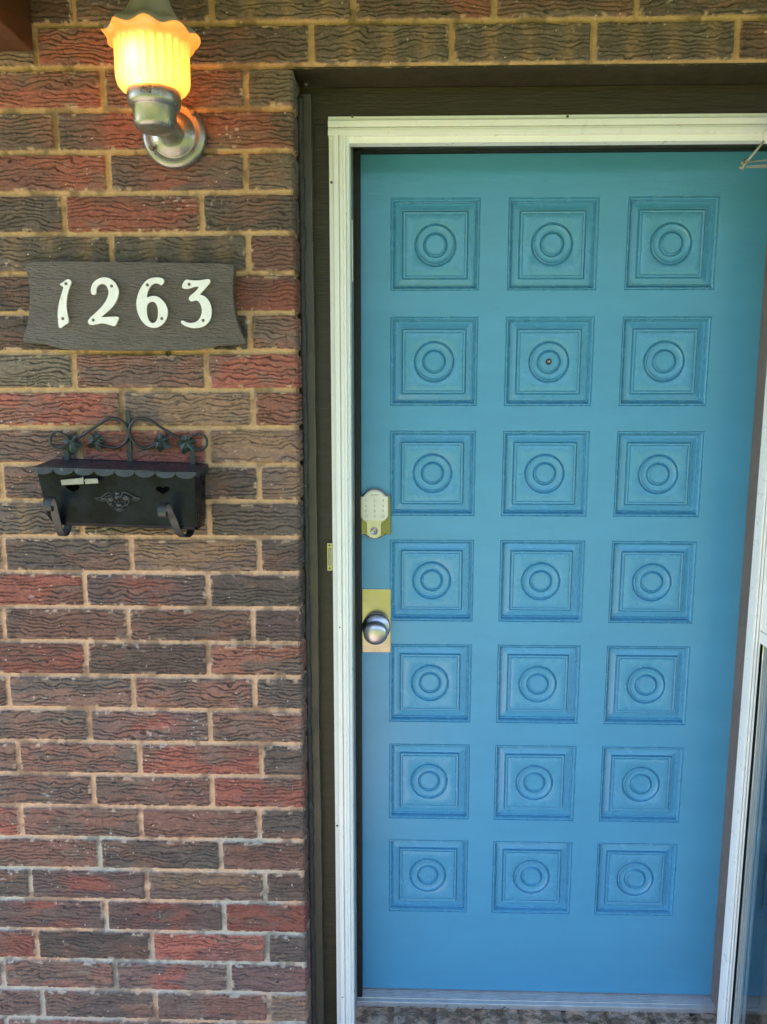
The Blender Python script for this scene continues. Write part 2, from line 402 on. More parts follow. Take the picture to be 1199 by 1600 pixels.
    C[sp] = C[sp] * .25 + np.array((.6, .55, .5)) * .75
    blot = sstep(.80, .86, vnoise(X * 150, Z * 210)) * sstep(.86, .95, vnoise(X * 9 + 2, Z * 17)) * .45; C = C * (1 - blot[..., None]) + np.array((.55, .5, .45)) * blot[..., None]
    # old fixing hole under the plank
    hp = at(262, 552, 0); rr = np.sqrt((X - hp.x) ** 2 + (Z - hp.z) ** 2); hole = sstep(.0055, .0035, rr); h = h - .012 * hole; C = C * (1 - .9 * hole[..., None])
    return h, C
def grid_mesh(parts):
    """parts: list of (P array n x m x 3, C array n x m x 3, flip) joined in one mesh"""
    V = []; Fq = []; Cc = []; n0 = 0
    for P3, C, flip in parts:
        n, m_, _ = P3.shape; idx = np.arange(n * m_).reshape(n, m_) + n0
        q = np.stack([idx[:-1, :-1], idx[:-1, 1:], idx[1:, 1:], idx[1:, :-1]], -1).reshape(-1, 4)
        if flip: q = q[:, ::-1]
        V.append(P3.reshape(-1, 3)); Cc.append(C.reshape(-1, 3)); Fq.append(q); n0 += n * m_
    return np.concatenate(V), np.concatenate(Fq), np.concatenate(Cc)
def np_object(name, V, Fq, Cc, m, parent):
    V = V - np.array(org(parent)) if parent is not None else V
    me = bpy.data.meshes.new(name)
    me.vertices.add(len(V)); me.vertices.foreach_set('co', V.astype(np.float32).ravel())
    me.loops.add(Fq.size); me.loops.foreach_set('vertex_index', Fq.astype(np.int32).ravel())
    me.polygons.add(len(Fq)); me.polygons.foreach_set('loop_start', np.arange(0, Fq.size, 4, dtype=np.int32)); me.polygons.foreach_set('loop_total', np.full(len(Fq), 4, np.int32))
    me.update(calc_edges=True)
    at_ = me.color_attributes.new('Col', 'FLOAT_COLOR', 'POINT')
    at_.data.foreach_set('color', np.concatenate([np.clip(Cc, 0, 1), np.ones((len(Cc), 1))], 1).astype(np.float32).ravel())
    me.polygons.foreach_set('use_smooth', np.ones(len(Fq), bool))
    me.materials.append(m)
    o = bpy.data.objects.new(name, me); col.objects.link(o)
    if parent is not None: o.parent = parent
    return o
OPEN_R = 1.056                             # right side of the brick opening
wall = thing('brick_wall', 'rough dark red and brown brick wall with sandy mortar around the blue door', 'wall', (0, 0, -2.2))
def left_part():
    st = .00145
    s = np.concatenate([np.arange(-1.6, -.74, .005), np.arange(-.74, -.012, st), np.arange(-.012, .012, .001), np.arange(.012, .092, .002)])
    z = np.concatenate([np.arange(-2.26, -2.06, .003), np.arange(-2.06, -.0035, st), [-.0035]])
    S, Z = np.meshgrid(s, z)
    h, C = brick_field(S, Z)
    w = np.clip((S + .003) / .006, 0, 1) * PI / 2
    X = np.where(S < 0, S, 0) + np.sin(w) * h; Y = np.where(S > 0, S, 0) - np.cos(w) * h
    rd = .0022 * np.exp(-(S / .0035) ** 2); X = X - rd; Y = Y + rd
    return np.stack([X, Y, Z], -1), C, False
def lintel_part():
    x = np.concatenate([np.arange(-1.6, -.74, .005), np.arange(-.74, 1.25, .00145), np.arange(1.25, 2.6, .006)]); z = np.concatenate([np.arange(-.0035, .135, .00145), np.arange(.135, .34, .004)])
    X, Z = np.meshgrid(x, z); h, C = brick_field(X, Z)
    return np.stack([X, -h, Z], -1), C, False
def right_part():
    x = np.arange(OPEN_R, 2.6, .005); z = np.arange(-2.26, -.003, .004); X, Z = np.meshgrid(x, z); h, C = brick_field(X, Z)
    return np.stack([X, -h, Z], -1), C, False
V, Fq, Cc = grid_mesh([left_part(), lintel_part(), right_part()])
np_object('brickwork', V, Fq, Cc, M['brick'], wall)
mb = MB()
mb.box(-1.6, -.012, .012, .30, -2.26, .34); mb.box(-.012, OPEN_R + .012, .098, .30, .004, .34); mb.box(OPEN_R + .008, 2.6, .010, .30, -2.26, -.004); mb.box(OPEN_R + .012, 2.6, .010, .30, -.004, .34)
mb.build('backing', M['core'], wall)
mb = MB(); mb.prism([(.006, -.0035), (.097, -.0035), (.097, .0), (.010, .0), (.010, -.0005), (.006, -.0005)], 'x', .001, OPEN_R, ())
mb.build('steel_lintel', M['bronze_paint'], wall)
mb = MB()                                   # ragged tar bead down the corner
pts = []; rs = []
zz = np.arange(-.03, -2.2, -.006)
nz = fbm(zz * 28 + 3, zz * 0 + 1.3, 4); nz2 = fbm(zz * 75, zz * 0 + 7.3, 3)
for z_, a_, b_ in zip(zz, nz, nz2): pts.append((.0035 + .005 * (a_ - .5), .068, z_)); rs.append(.0075 + .006 * (b_ - .5))
mb.tube(pts, rs, 9)
mb.build('caulk_bead', M['tar'], wall)

# ------------------------------------------------------------------ porch: ground, ceiling, beam
o = MB(); o.box(-4, 4.5, -3.15, .32, -2.42, -2.262); o = o.build('porch_floor', M['grout']); tag(o, kind='structure')
o = MB(); o.add([(-90, -90, -2.44), (90, -90, -2.44), (90, 60, -2.44), (-90, 60, -2.44)], [(0, 1, 2, 3)]); o = o.build('lawn', M['grass']); tag(o, kind='structure')
o = MB()  # unseen tree band, added to block low sky and turn the light green
for i in range(26):
    tx = -34 + i * 2.7 + random.uniform(-.8, .8); ty = -15 + random.uniform(-2.5, 1.5); th_ = random.uniform(4.5, 7.2)
    for k_ in range(330):
        a_ = random.uniform(0, 2 * PI); u_ = random.uniform(-1, 1); q_ = math.sqrt(1 - u_ * u_); rr_ = random.random() ** .4
        c_ = Vector((tx + math.cos(a_) * q_ * rr_ * 2.5, ty + math.sin(a_) * q_ * rr_ * 2.0, -2.44 + th_ * .5 + u_ * rr_ * th_ * .52))
        e1 = Vector((random.gauss(0, 1), random.gauss(0, 1), random.gauss(0, 1))).normalized(); e2 = e1.orthogonal().normalized(); z_ = random.uniform(.2, .42)
        o.add([c_ - e1 * z_, c_ - e2 * z_ * .6, c_ + e1 * z_, c_ + e2 * z_ * .6], [(0, 1, 2, 3)])
o = o.build('added_trees', M['leaves'], merge=False); tag(o, 'unseen trees added beyond the lawn to block low sky', 'trees', kind='stuff')
o = MB()
o.box(-1.62, 2.62, -1.95, .30, .342, .40)
o = o.build('ceiling', M['ceiling']); tag(o, kind='structure')
mb = MB()
mb.box(-.66, at(52, 40).x, -1.9, -.004, at(40, 84).z + .0015, .338)
bm_ = mb.build('porch_beam', M['beam'], None, bevel=.003)
tag(bm_, 'dark red brown wooden beam end against the bricks in the top left corner', 'beam')

# ------------------------------------------------------------------ brown timber surround
ZB = -2.24
fr = thing('door_surround', 'olive brown painted timber boards lining the brick opening', 'door frame', (0, .1, ZB))
mb = MB(); mb.box(-.010, OPEN_R - .002, .0945, .118, -.072, -.0045); mb.build('head_board', M['bronze_paint'], fr, bevel=.0012)
mb = MB(); mb.box(-.010, .070, .0965, .1185, ZB, -.0725); mb.build('side_board', M['bronze_paint'], fr, bevel=.001)
mb = MB(); mb.box(.986, OPEN_R - .002, .0965, .1185, ZB, -.0725); mb.build('side_board', M['bronze_paint'], fr, bevel=.001)
mb = MB()
n = 90
for i in range(n):                          # slightly wavering batten, butted lengths share vertices
    pass
zs = np.linspace(-.024, ZB, 120); wob = (fbm(zs * 6 + 2, zs * 0, 3) - .5) * .004; wob2 = (fbm(zs * 30 + 2, zs * 0 + 5, 3) - .5) * .0022
V_ = []; F_ = []
for z_, a_, b_ in zip(zs, wob, wob2):
    V_ += [(.0045 + b_, .070, z_), (.0265 + a_, .0695, z_), (.0265 + a_, .0943, z_), (.0045 + b_, .0943, z_)]
for i in range(len(zs) - 1):
    a_ = i * 4
    for k_ in range(4): F_.append((a_ + k_, a_ + (k_ + 1) % 4, a_ + 4 + (k_ + 1) % 4, a_ + 4 + k_))
F_ += [(0, 1, 2, 3), tuple(reversed(range(len(V_) - 4, len(V_))))]
mb.add(V_, F_); bt = mb.build('batten', M['strip_paint'], fr, bevel=.0015)
p = at(472.5, 115, .07)
mb = MB(); q = at(472, 115, .069); mb.lathe([(0, .0008), (.002, .0008), (.0022, .0), (.0042, .0), (.0044, -.002)], (.0155, .0695, at(472, 131, .07).z), 'y', 16); mb.build('screw', M['strip_paint'], bt)
mb = MB(); mb.box(.060, .0995, .121, .30, ZB, -.090); mb.build('side_jamb', M['gray_alu'], fr)
mb = MB(); mb.box(.9965, OPEN_R - .002, .121, .30, ZB, -.090); mb.build('side_jamb', M['brown_jamb'], fr, bevel=.001)
mb = MB(); mb.box(.060, OPEN_R - .002, .119, .30, -.0895, -.02); mb.build('head_jamb', M['bronze_paint'], fr)
mb = MB(); mb.box(.0998, .1125, .198, .2245, -2.115, -.0915); mb.box(.1125, .996, .205, .2245, -.0915, -.0895); mb.build('weatherstrip', M['rubber'], fr, bevel=.001)

# ------------------------------------------------------------------ white storm door frame
sf = thing('storm_door_frame', 'white enamelled aluminium frame screwed around the doorway', 'door frame', (.5, .09, ZB))
def prof_x(x0, sgn, w=1.0):                 # profile points (x, y) for an upright, from the outer flange inwards
    P = [(0, .0962), (0, .0925), (.009, .0925), (.0092, .087), (.0098, .0862), (.0192, .0862), (.0195, .0868), (.0196, .0920), (.0216, .0920), (.0218, .0862), (.0275, .0858), (.0280, .0880), (.0295, .0880), (.0300, .0860), (.0335, .0864), (.034, .0885), (.0345, .097), (.0405, .0985), (.0415, .112), (.0410, .1205), (.030, .1205), (.030, .0962)]
    return [(x0 + sgn * a * w, b) for a, b in P]
mb = MB(); mb.prism(prof_x(.0575, 1), 'z', ZB, -.0835); sl = mb.build('side_rail', M['white_alu'], sf, bevel=.0004, seg=1)
PR = [(0, .0962), (0, .0862), (.0040, .0862), (.0042, .0925), (.0062, .0925), (.0064, .0850), (.0100, .0850), (.0102, .0925), (.0118, .0925), (.0120, .0872), (.0155, .0872), (.0162, .0985), (.0162, .1205), (.006, .1205), (.006, .0962)]
mb = MB(); mb.prism([(.9845 - a, b) for a, b in PR], 'z', ZB, -.0835); sr_ = mb.build('side_rail', M['white_alu'], sf, bevel=.0004, seg=1)
hp = [(.0962, .0), (.0925, .0), (.0925, -.0085), (.0868, -.009), (.0858, -.0098), (.0858, -.0205), (.0865, -.0210), (.0920, -.0212), (.0920, -.0232), (.087, -.0234), (.087, -.0248), (.0890, -.0256), (.0885, -.0262), (.0858, -.0270), (.0858, -.0360), (.0866, -.0368), (.0975, -.0370), (.0985, -.0376), (.0985, -.0485), (.1205, -.049), (.1205, -.03), (.0962, -.03)]
mb = MB(); mb.prism([(a, b - .0585) for a, b in hp], 'x', .0565, OPEN_R - .0025); hr = mb.build('head_rail', M['white_alu'], sf, bevel=.0004, seg=1)
def screw_at(x, y, z, r, par, name='screw'):
    mb = MB(); mb.lathe([(0, .0002), (r * .3, .0003), (r * .34, .0009), (r * .85, .0009), (r, .0003), (r, -.0008)], (x, y, z), 'y', 14); return mb.build(name, M['screw'], par)
for u, v in ((551, 182), (887, 182)): q = at(u, v, .0925); screw_at(q.x, .0921, q.z, .0028, hr)
for u, v in ((516.5, 285), (519, 1290)): q = at(u, v, .0925); screw_at(.0622, .0921, q.z, .0026, sl)
for u, v in ((526, 980), (531, 1558)): q = at(u, v, .086); screw_at(.072, .0858, q.z, .0016, sl)
sp_ = MB(); sp_.box(.0448, .0572, .0895, .0962, at(513, 892, .09).z, at(513, 848, .09).z); spl = sp_.build('strike_plate', M['brass'], sf, bevel=.0012)
mb = MB(); mb.box(.0485, .0545, .0868, .0893, at(513, 884, .09).z, at(513, 857, .09).z); mb.build('latch_slot', M['pale_tin'], spl, bevel=.0012)
for v in (852, 888): screw_at(.051, .0893, at(513, v, .09).z, .0022, spl)
mb = MB(); mb.box(.0996, .1018, .130, .1375, at(547, 440, .13).z, at(547, 343, .13).z); hgp = mb.build('catch_strip', M['white_alu'], sf, bevel=.0008)

# ------------------------------------------------------------------ blue front door
DX0, DX1, DZ0, DZ1, DY = .090, 1.0, -2.112, -.0775, .2273
door = thing('front_door', 'blue painted wooden door with twenty-one square panels carved with rings', 'door', (.545, DY + .02, DZ0))
HP = .0985
cx = [.2769 + .25773 * i for i in range(3)]; cz = [-.2786 - .25294 * i for i in range(7)]
mb = MB()
xs = [DX0, .100]; 
for c in cx: xs += [c - HP, c + HP]
xs += [DX1]
zs_ = [DZ1]
for c in cz: zs_ += [c + HP, c - HP]
zs_ += [DZ0]
for i in range(len(xs) - 1):
    for j in range(len(zs_) - 1):
        if i >= 2 and i % 2 == 0 and i < 8 and j % 2 == 1: continue   # panel opening
        if i >= 2 and (i - 2) % 2 == 0 and i <= 6 and j % 2 == 1: continue
        mb.add([(xs[i], DY, zs_[j]), (xs[i + 1], DY, zs_[j]), (xs[i + 1], DY, zs_[j + 1]), (xs[i], DY, zs_[j + 1])], [(0, 1, 2, 3)])
mb.add([(DX0, DY, DZ0), (DX1, DY, DZ0), (DX1, DY + .044, DZ0), (DX0, DY + .044, DZ0)], [(0, 1, 2, 3)])
mb.add([(DX0, DY, DZ1), (DX1, DY, DZ1), (DX1, DY + .044, DZ1), (DX0, DY + .044, DZ1)], [(0, 1, 2, 3)])
mb.add([(DX0, DY, DZ0), (DX0, DY + .044, DZ0), (DX0, DY + .044, DZ1), (DX0, DY, DZ1)], [(0, 1, 2, 3)])
mb.add([(DX1, DY, DZ0), (DX1, DY + .044, DZ0), (DX1, DY + .044, DZ1), (DX1, DY, DZ1)], [(0, 1, 2, 3)])
mb.add([(DX0, DY + .044, DZ0), (DX1, DY + .044, DZ0), (DX1, DY + .044, DZ1), (DX0, DY + .044, DZ1)], [(0, 1, 2, 3)])
mb.build('slab', M['door'], door)
NR = 96
SQ = [(.0985, 0), (.0978, .0006), (.0972, .0022), (.0964, .0022), (.0955, .0006), (.0942, .0004), (.0925, .0014), (.0912, .0042), (.0905, .0082), (.0892, .0086), (.0882, .0074), (.0872, .0072), (.0868, .0084), (.0858, .0090), (.080, .0082), (.0738, .0062), (.0725, .0066), (.0718, .0082), (.0710, .0080), (.0704, .0046), (.0696, .0036), (.0672, .0034), (.0660, .0038), (.0655, .0050), (.0645, .0050), (.0640, .0036), (.062, .0032)]
CI = [(.0475, .0032), (.0462, .0036), (.0455, .0054), (.0440, .0060), (.0426, .0052), (.0418, .0034), (.0406, .0030), (.0392, .0038), (.0370, .0046), (.0290, .0046), (.0272, .0044), (.0265, .0058), (.0252, .0064), (.0238, .0056), (.0228, .0036), (.0214, .0030), (.0204, .0034), (.0198, .0044), (.018, .0044), (.008, .0044), (.0001, .0044)]
def panel_mesh():
    mb = MB(); V = []; F = []
    rings = []
    for r, d in SQ:
        d *= 1.4
        L = []
        for k in range(NR):
            a = 2 * PI * (k + .5) / NR; side = (k // (NR // 4))
            # square param: equal steps along each side, starting at a corner
            s_ = (k % (NR // 4)) / (NR // 4) * 2 - 1
            L.append({0: (s_, 1), 1: (1, -s_), 2: (-s_, -1), 3: (-1, s_)}[side])
        rings.append([(p[0] * r, d, p[1] * r) for p in L])
    base = [(math.atan2(p[1], p[0])) for p in L]
    for r, d in CI: rings.append([(math.cos(a) * r, (.0045 + (d - .0040) * 1.9), math.sin(a) * r) for a in base])
    for rg in rings: V += rg
    for i in range(len(rings) - 1):
        for k in range(NR): F.append((i * NR + k, i * NR + (k + 1) % NR, (i + 1) * NR + (k + 1) % NR, (i + 1) * NR + k))
    F.append(tuple(range((len(rings) - 1) * NR, len(rings) * NR)))
    me = bpy.data.meshes.new('panel'); me.from_pydata(V, [], F)
    bm = bmesh.new(); bm.from_mesh(me); bmesh.ops.recalc_face_normals(bm, faces=bm.faces); 
    bm.normal_update()
    if sum(f.normal.y for f in bm.faces) > 0: bmesh.ops.reverse_faces(bm, faces=bm.faces)
    bm.to_mesh(me); bm.free()
    # faces on slopes smooth, mitred corners kept by angle
    me.materials.append(M['panel']); return me
pme = panel_mesh()
panels = []
for j, z_ in enumerate(cz):
    for i, x_ in enumerate(cx):
        me = pme.copy()                      # hand-painted: each carving a hair different
        co = np.empty(len(me.vertices) * 3, np.float32); me.vertices.foreach_get('co', co); co = co.reshape(-1, 3)
        inner = np.maximum(np.abs(co[:, 0]), np.abs(co[:, 2])) < .0975
        co[inner, 0] += random.uniform(-.0006, .0006); co[inner, 2] += random.uniform(-.0006, .0006)
        rr = np.hypot(co[:, 0], co[:, 2]); ci = rr < .0480
        co[ci, 0] += random.uniform(-.0009, .0009); co[ci, 2] += random.uniform(-.0009, .0009)
        me.vertices.foreach_set('co', co.ravel())
        o = bpy.data.objects.new('panel', me); col.objects.link(o); o.parent = door
        o.location = Vector((x_, DY, z_)) - Vector(door.location); panels.append(o)
        for pl in me.polygons: pl.use_smooth = True
        es = o.modifiers.new('es', 'EDGE_SPLIT'); es.split_angle = R(40)
# peephole
q = at(857, 567, DY); pc = (cx[1], DY + .0052, cz[1])
mb = MB(); mb.lathe([(0, .001), (.0025, .0012), (.0028, .0025), (.0055, .0028), (.0066, .0016), (.0068, -.001)], pc, 'y', 28); ph_ = mb.build('peephole', M['black'], door)
mb = MB(); mb.lathe([(0, .0026), (.0012, .0026), (.0014, .0034), (.0032, .0036), (.0037, .0028), (.0037, .001)], pc, 'y', 24); mb.build('lens_ring', M['brass'], ph_)

# knob with long brass plate
kx = (at(566, 990, DY).x + at(611, 990, DY).x) / 2
zt, zb2 = at(588, 920, DY).z, at(588, 1019, DY).z
mb = MB(); mb.box(at(566, 960, DY).x, at(611, 960, DY).x, DY - .0024, DY - .0002, zb2, zt); pl_ = mb.build('knob_plate', M['brass'], door, bevel=.0008)
kz = at(587, 990, .17).z; kxx = at(587, 990, .175).x
mb = MB(); kc = (kxx, DY - .0024, kz - .001)
mb.lathe([(.0335, 0), (.0335, .004), (.0300, .0085), (.017, .011), (.0125, .0135), (.0120, .022), (.0135, .028), (.0220, .033), (.0275, .040), (.0285, .047), (.0265, .0535), (.0225, .0575), (.0150, .0600), (.0070, .0612), (.0005, .0612)], kc, 'y', 64)
kb = mb.build('knob', M['nickel'], pl_)

# deadbolt lock: escutcheon outline traced, keypad film, cylinder
def lpt(X, Y, y=DY): q = at(555 + X / 16.85, 755 + Y / 16.85, y); return (q.x, q.z)
YO = DY - .016
outl = [(130, 330), (190, 320), (230, 285), (310, 190), (400, 140), (520, 122), (640, 140), (740, 195), (820, 270), (850, 290), (935, 290), (942, 500), (942, 1340), (900, 1350), (840, 1325), (790, 1345), (700, 1415), (600, 1450), (480, 1455), (380, 1430), (300, 1370), (240, 1335), (140, 1340), (130, 1100)]
mb = MB(); mb.prism([lpt(*p, DY - .004) for p in outl], 'y', DY - .0085, DY); dbolt = mb.build('deadbolt', M['nickel_dark'], door, bevel=.0022, seg=3)
body = [(135, 350), (195, 345), (235, 310), (310, 235), (410, 190), (520, 175), (630, 195), (720, 245), (790, 320), (820, 340), (885, 345), (885, 880), (820, 960), (740, 1020), (690, 1060), (690, 1380), (600, 1440), (500, 1450), (390, 1425), (300, 1370), (290, 1040), (200, 975), (135, 870)]
mb = MB(); mb.prism([lpt(*p, YO) for p in body], 'y', YO, DY - .0085); hb = mb.build('lock_housing', M['nickel'], dbolt, bevel=.0028, seg=3)
film = [(195, 370), (260, 350), (330, 275), (420, 230), (520, 215), (620, 232), (700, 275), (770, 350), (850, 370), (855, 860), (800, 950), (720, 985), (500, 990), (230, 975), (190, 880)]
mb = MB(); mb.prism([lpt(*p, YO) for p in film], 'y', YO - .0012, YO - .00005); kf = mb.build('keypad', M['keypad'], dbolt, bevel=.0005)
def text_mesh(s, size, c, par, m, name, depth=.0003):
    cu = bpy.data.curves.new('t', 'FONT'); cu.body = s; cu.size = size; cu.align_x = 'CENTER'; cu.align_y = 'CENTER'; cu.extrude = depth; cu.offset = size * .012
    to = bpy.data.objects.new('t', cu); col.objects.link(to)
    dg = bpy.context.evaluated_depsgraph_get(); dg.update()
    me = bpy.data.meshes.new_from_object(to.evaluated_get(dg)); bpy.data.objects.remove(to)
    me.transform(Matrix.Rotation(PI / 2, 4, 'X')); me.materials.append(m)
    o = bpy.data.objects.new(name, me); col.objects.link(o); o.parent = par; o.location = Vector(c) - org(par); return o
YF = YO - .0012
yy = [455, 600, 735, 870]; xx = [285, 518, 740]
for j in range(3):
    for i in range(3):
        c = lpt(xx[i], yy[j], YF); text_mesh(str(1 + i + 3 * j), .0082, (c[0], YF - .0001, c[1]), dbolt, M['print'], 'key_digit')
c = lpt(518, 870, YF); text_mesh('0', .0082, (c[0], YF - .0001, c[1]), dbolt, M['print'], 'key_digit')
c = lpt(520, 310, YF); text_mesh('SCHLAGE', .0046, (c[0], YF - .0001, c[1]), dbolt, M['print'], 'brand_lettering')
for k_, x_ in enumerate((285, 740)):
    c = lpt(x_, 870, YF); mb = MB(); mb.lathe([(.0036, .0), (.0036, .0004), (.0042, .0004), (.0042, .0)], (c[0], YF, c[1]), 'y', 24)
    if k_ == 0: mb.tube([(c[0] - .0016, YF - .0003, c[1]), (c[0] - .0004, YF - .0003, c[1] - .0014), (c[0] + .0018, YF - .0003, c[1] + .0014)], .0003, 5)
    else: mb.box(c[0] - .0014, c[0] + .0014, YF - .0004, YF, c[1] - .0014, c[1] + .0004); mb.tube([(c[0] - .0009, YF - .0003, c[1] + .0004), (c[0] - .0008, YF - .0003, c[1] + .0016), (c[0] + .0008, YF - .0003, c[1] + .0016), (c[0] + .0009, YF - .0003, c[1] + .0004)], .0003, 5)
    mb.build('key_symbol', M['print'], dbolt)
c = lpt(508, 1262, YO)
mb = MB(); mb.lathe([(0, .0016), (.0068, .0016), (.0072, .0022), (.0086, .0024), (.0092, .0012), (.0092, 0)], (c[0], YO, c[1]), 'y', 32); kc_ = mb.build('lock_cylinder', M['nickel'], dbolt)
mb = MB(); mb.box(c[0] - .0007, c[0] + .0011, YO - .0020, YO - .0010, c[1] - .0048, c[1] + .0012); mb.ball((c[0] + .0002, YO - .0017, c[1] + .0005), .0016, (1, .2, 1), 10); mb.build('keyhole', M['black'], dbolt)

# ------------------------------------------------------------------ threshold, brick sill and litter
th = MB()
pf = [(.30, -2.1165), (.232, -2.1165)]
yv = .230
while yv > .201:
    pf += [(yv, -2.1175), (yv - .0016, -2.1165), (yv - .0034, -2.1165), (yv - .0038, -2.1180), (yv - .0046, -2.1182)]; yv -= .0052
pf += [(.197, -2.1190), (.192, -2.1200), (.1902, -2.1215), (.1898, -2.1330), (.30, -2.1330)]
th.prism(pf, 'x', .1000, .996)
tho = th.build('door_threshold', M['bare_alu']); tag(tho, 'grooved dull aluminium threshold strip under the blue door', 'threshold')
x = np.arange(.035, 1.052, .0016); y = np.arange(-.10, .29, .0018); X, Y = np.meshgrid(x, y)
bw = .108; ix = np.floor((X + .03) / bw); fx = ((X + .03) / bw - ix) * bw; dxj = np.minimum(fx, bw - fx)
hs = ((ix * 37) % 11) / 11
mj = sstep(.004, .009, dxj + .004 * (fbm(X * 60, Y * 60, 3) - .5))
hgt = -2.1335 + .006 * (fbm(X * 22, Y * 22, 5) - .5) + .006 * (fbm(X * 90, Y * 90, 4) - .5) - .006 * (1 - mj) - .008 * sstep(.15, -.08, Y)
Cs = np.zeros(X.shape + (3,)); a_ = np.array((.52, .33, .23)); b_ = np.array((.42, .32, .25)); w_ = sstep(.4, .6, fbm(X * 18 + hs * 9, Y * 18, 4))[..., None]
Cs = (a_ * (1 - w_) + b_ * w_) * (.7 + .3 * mj[..., None]) * (.55 + .9 * fbm(X * 120, Y * 120, 4))[..., None]
dirt = sstep(.5, .62, fbm(X * 35 + 9, Y * 60, 4))[..., None]; Cs = Cs * (1 - .6 * dirt) + np.array((.06, .045, .03)) * .6 * dirt
V, Fq, Cc = grid_mesh([(np.stack([X, Y, np.minimum(hgt, -2.1325 - .0006)], -1), Cs, False)])
sl_o = np_object('doorstep', V, Fq, Cc, M['sill'], None); tag(sl_o, 'rough weathered brick doorstep below the aluminium threshold', 'doorstep')
mb = MB(); mb.box(.035, 1.052, -.10, .29, -2.262, -2.150); sb = mb.build('step_body', M['core'], sl_o)
mb = MB()
for i in range(420):
    x_ = random.uniform(.11, .985); y_ = random.gauss(.165, .014); 
    if y_ > .188: y_ = .188 - random.random() * .02
    z_ = -2.1325 + random.random() * .004; a_ = random.gauss(0, .7); l_ = random.uniform(.004, .022); rr_ = random.uniform(.0004, .0011)
    d_ = Vector((math.cos(a_), math.sin(a_) * .7, random.uniform(-.15, .3))) * l_
    mb.tube([Vector((x_, y_, z_)), Vector((x_, y_, z_)) + d_ * .5 + Vector((0, 0, .001)), Vector((x_, y_, z_)) + d_], rr_, 4)
for i in range(160):
    x_ = random.uniform(.11, .985); y_ = random.uniform(.11, .178); mb.ball((x_, y_, -2.1315), random.uniform(.0008, .0028), (1, 1, .6), 6)
lit = mb.build('leaf_litter', M['twig']); tag(lit, 'dry twigs and crumbs scattered along the doorstep under the threshold', 'litter', kind='stuff')

# ------------------------------------------------------------------ open storm door at the right
HXX, HYY = .9895, .088
sdm = thing('storm_door', 'open white framed glass storm door at the right edge of the doorway', 'storm door', (HXX, HYY, ZB))
SL_ = .82; rot = Matrix.Rotation(R(-1.0), 3, 'Z')
def sbox(mb, y0, y1, z0, z1, x0=0, x1=.026):
    mb.box(HXX + x0, HXX + x1, HYY - y1, HYY - y0, z0, z1)
ZR1, ZR0, ZT, ZD = -1.108, -1.134, -.075, -2.20
RB = [(HXX + .0008, HYY - .001), (HXX + .0008, HYY - .007)]; xr_ = HXX + .0016    # ribbed hinge stile of the lower lite
for dpt, wd_ in ((.014, .004), (.0085, .0016), (.015, .0022), (.0085, .0018), (.012, .0050), (.0085, .0012), (.016, .0026), (.0095, .0050)):
    RB += [(xr_, HYY - dpt), (xr_ + wd_ * .92, HYY - dpt)]; xr_ += wd_
RB += [(HXX + .026, HYY - .012), (HXX + .026, HYY - .001)]
mb = MB(); mb.prism([(p_[0], p_[1]) for p_ in RB], 'z', ZD, ZR0 - .0005); mb.build('stile', M['stile_alu'], sdm, bevel=.0003, seg=1)
for (a0, a1, zt3) in ((SL_ - .035, SL_, ZT),):
    mb = MB(); sbox(mb, a0, a1, ZD, zt3, -.003); mb.build('stile', M['white_alu'], sdm, bevel=.0012)
mb = MB(); sbox(mb, .0002, SL_ - .0352, ZT - .04, ZT, -.002); mb.build('top_rail', M['white_alu'], sdm, bevel=.0012)
mb = MB(); sbox(mb, -.0005, SL_ - .0352, ZR0, ZR1, -.009); mb.build('middle_rail', M['white_alu'], sdm, bevel=.0015)
mb = MB(); sbox(mb, .0102, SL_ - .0352, ZD, ZD + .03, -.002); mb.build('bottom_rail', M['white_alu'], sdm, bevel=.0012)
mb = MB(); sbox(mb, .0002, .050, ZR1 + .001, ZT - .0405, -.007, .02); sbox(mb, SL_ - .08, SL_ - .0355, ZR1 + .001, ZT - .0405, -.004, .02); sbox(mb, .052, SL_ - .08, ZT - .08, ZT - .0405, -.0038, .02)
mb.build('sash_frame', M['white_alu'], sdm, bevel=.0012)
mb = MB(); sbox(mb, .0103, SL_ - .0353, ZD + .031, ZR0 - .001, -.0026, -.0006); mb.build('lower_pane', M['glass'], sdm)
mb = MB(); sbox(mb, .0525, SL_ - .0805, ZR1 + .002, ZT - .081, .004, .0075); mb.build('upper_pane', M['glass'], sdm)
# closer: tube end, rod and folded bracket in front of the door's top corner
t0 = at(1200, 213, .03); tip = at(1163, 258, .03)
mb = MB(); e0 = Vector(t0); e1 = Vector((.972, -.42, t0.z - .006)); dr = (e1 - e0).normalized()
mb.tube([e0 + dr * s for s in (0, .0015, .005, .012, .3)] + [e1], [.006, .0115, .0150, .0165, .0165, .0165], 28)
mb.build('closer_tube', M['white_alu'], sdm)
mb = MB(); mb.tube([e0, Vector(tip)], .0022, 8); mb.build('closer_rod', M['gray_alu'], sdm)
mb = MB(); b1 = Vector(at(1205, 247, .06)); b2 = Vector(at(1205, 262, .06))
tv = Vector(tip)
def strip3(mb, a, b, w0, w1, t):
    a = Vector(a); b = Vector(b)
    mb.add([a + Vector((0, 0, w0)), b + Vector((0, 0, w1)), b - Vector((0, 0, w1)), a - Vector((0, 0, w0)), a + Vector((0, t, w0)), b + Vector((0, t, w1)), b + Vector((0, t, -w1)), a + Vector((0, t, -w0))], [(0, 1, 2, 3), (7, 6, 5, 4), (0, 4, 5, 1), (3, 2, 6, 7), (0, 3, 7, 4), (1, 5, 6, 2)])
far = Vector((.975, .083, at(1225, 256, .083).z))
strip3(mb, tv + Vector((.004, 0, -.003)), far + Vector((0, 0, -.003)), .0020, .0060, .0015)
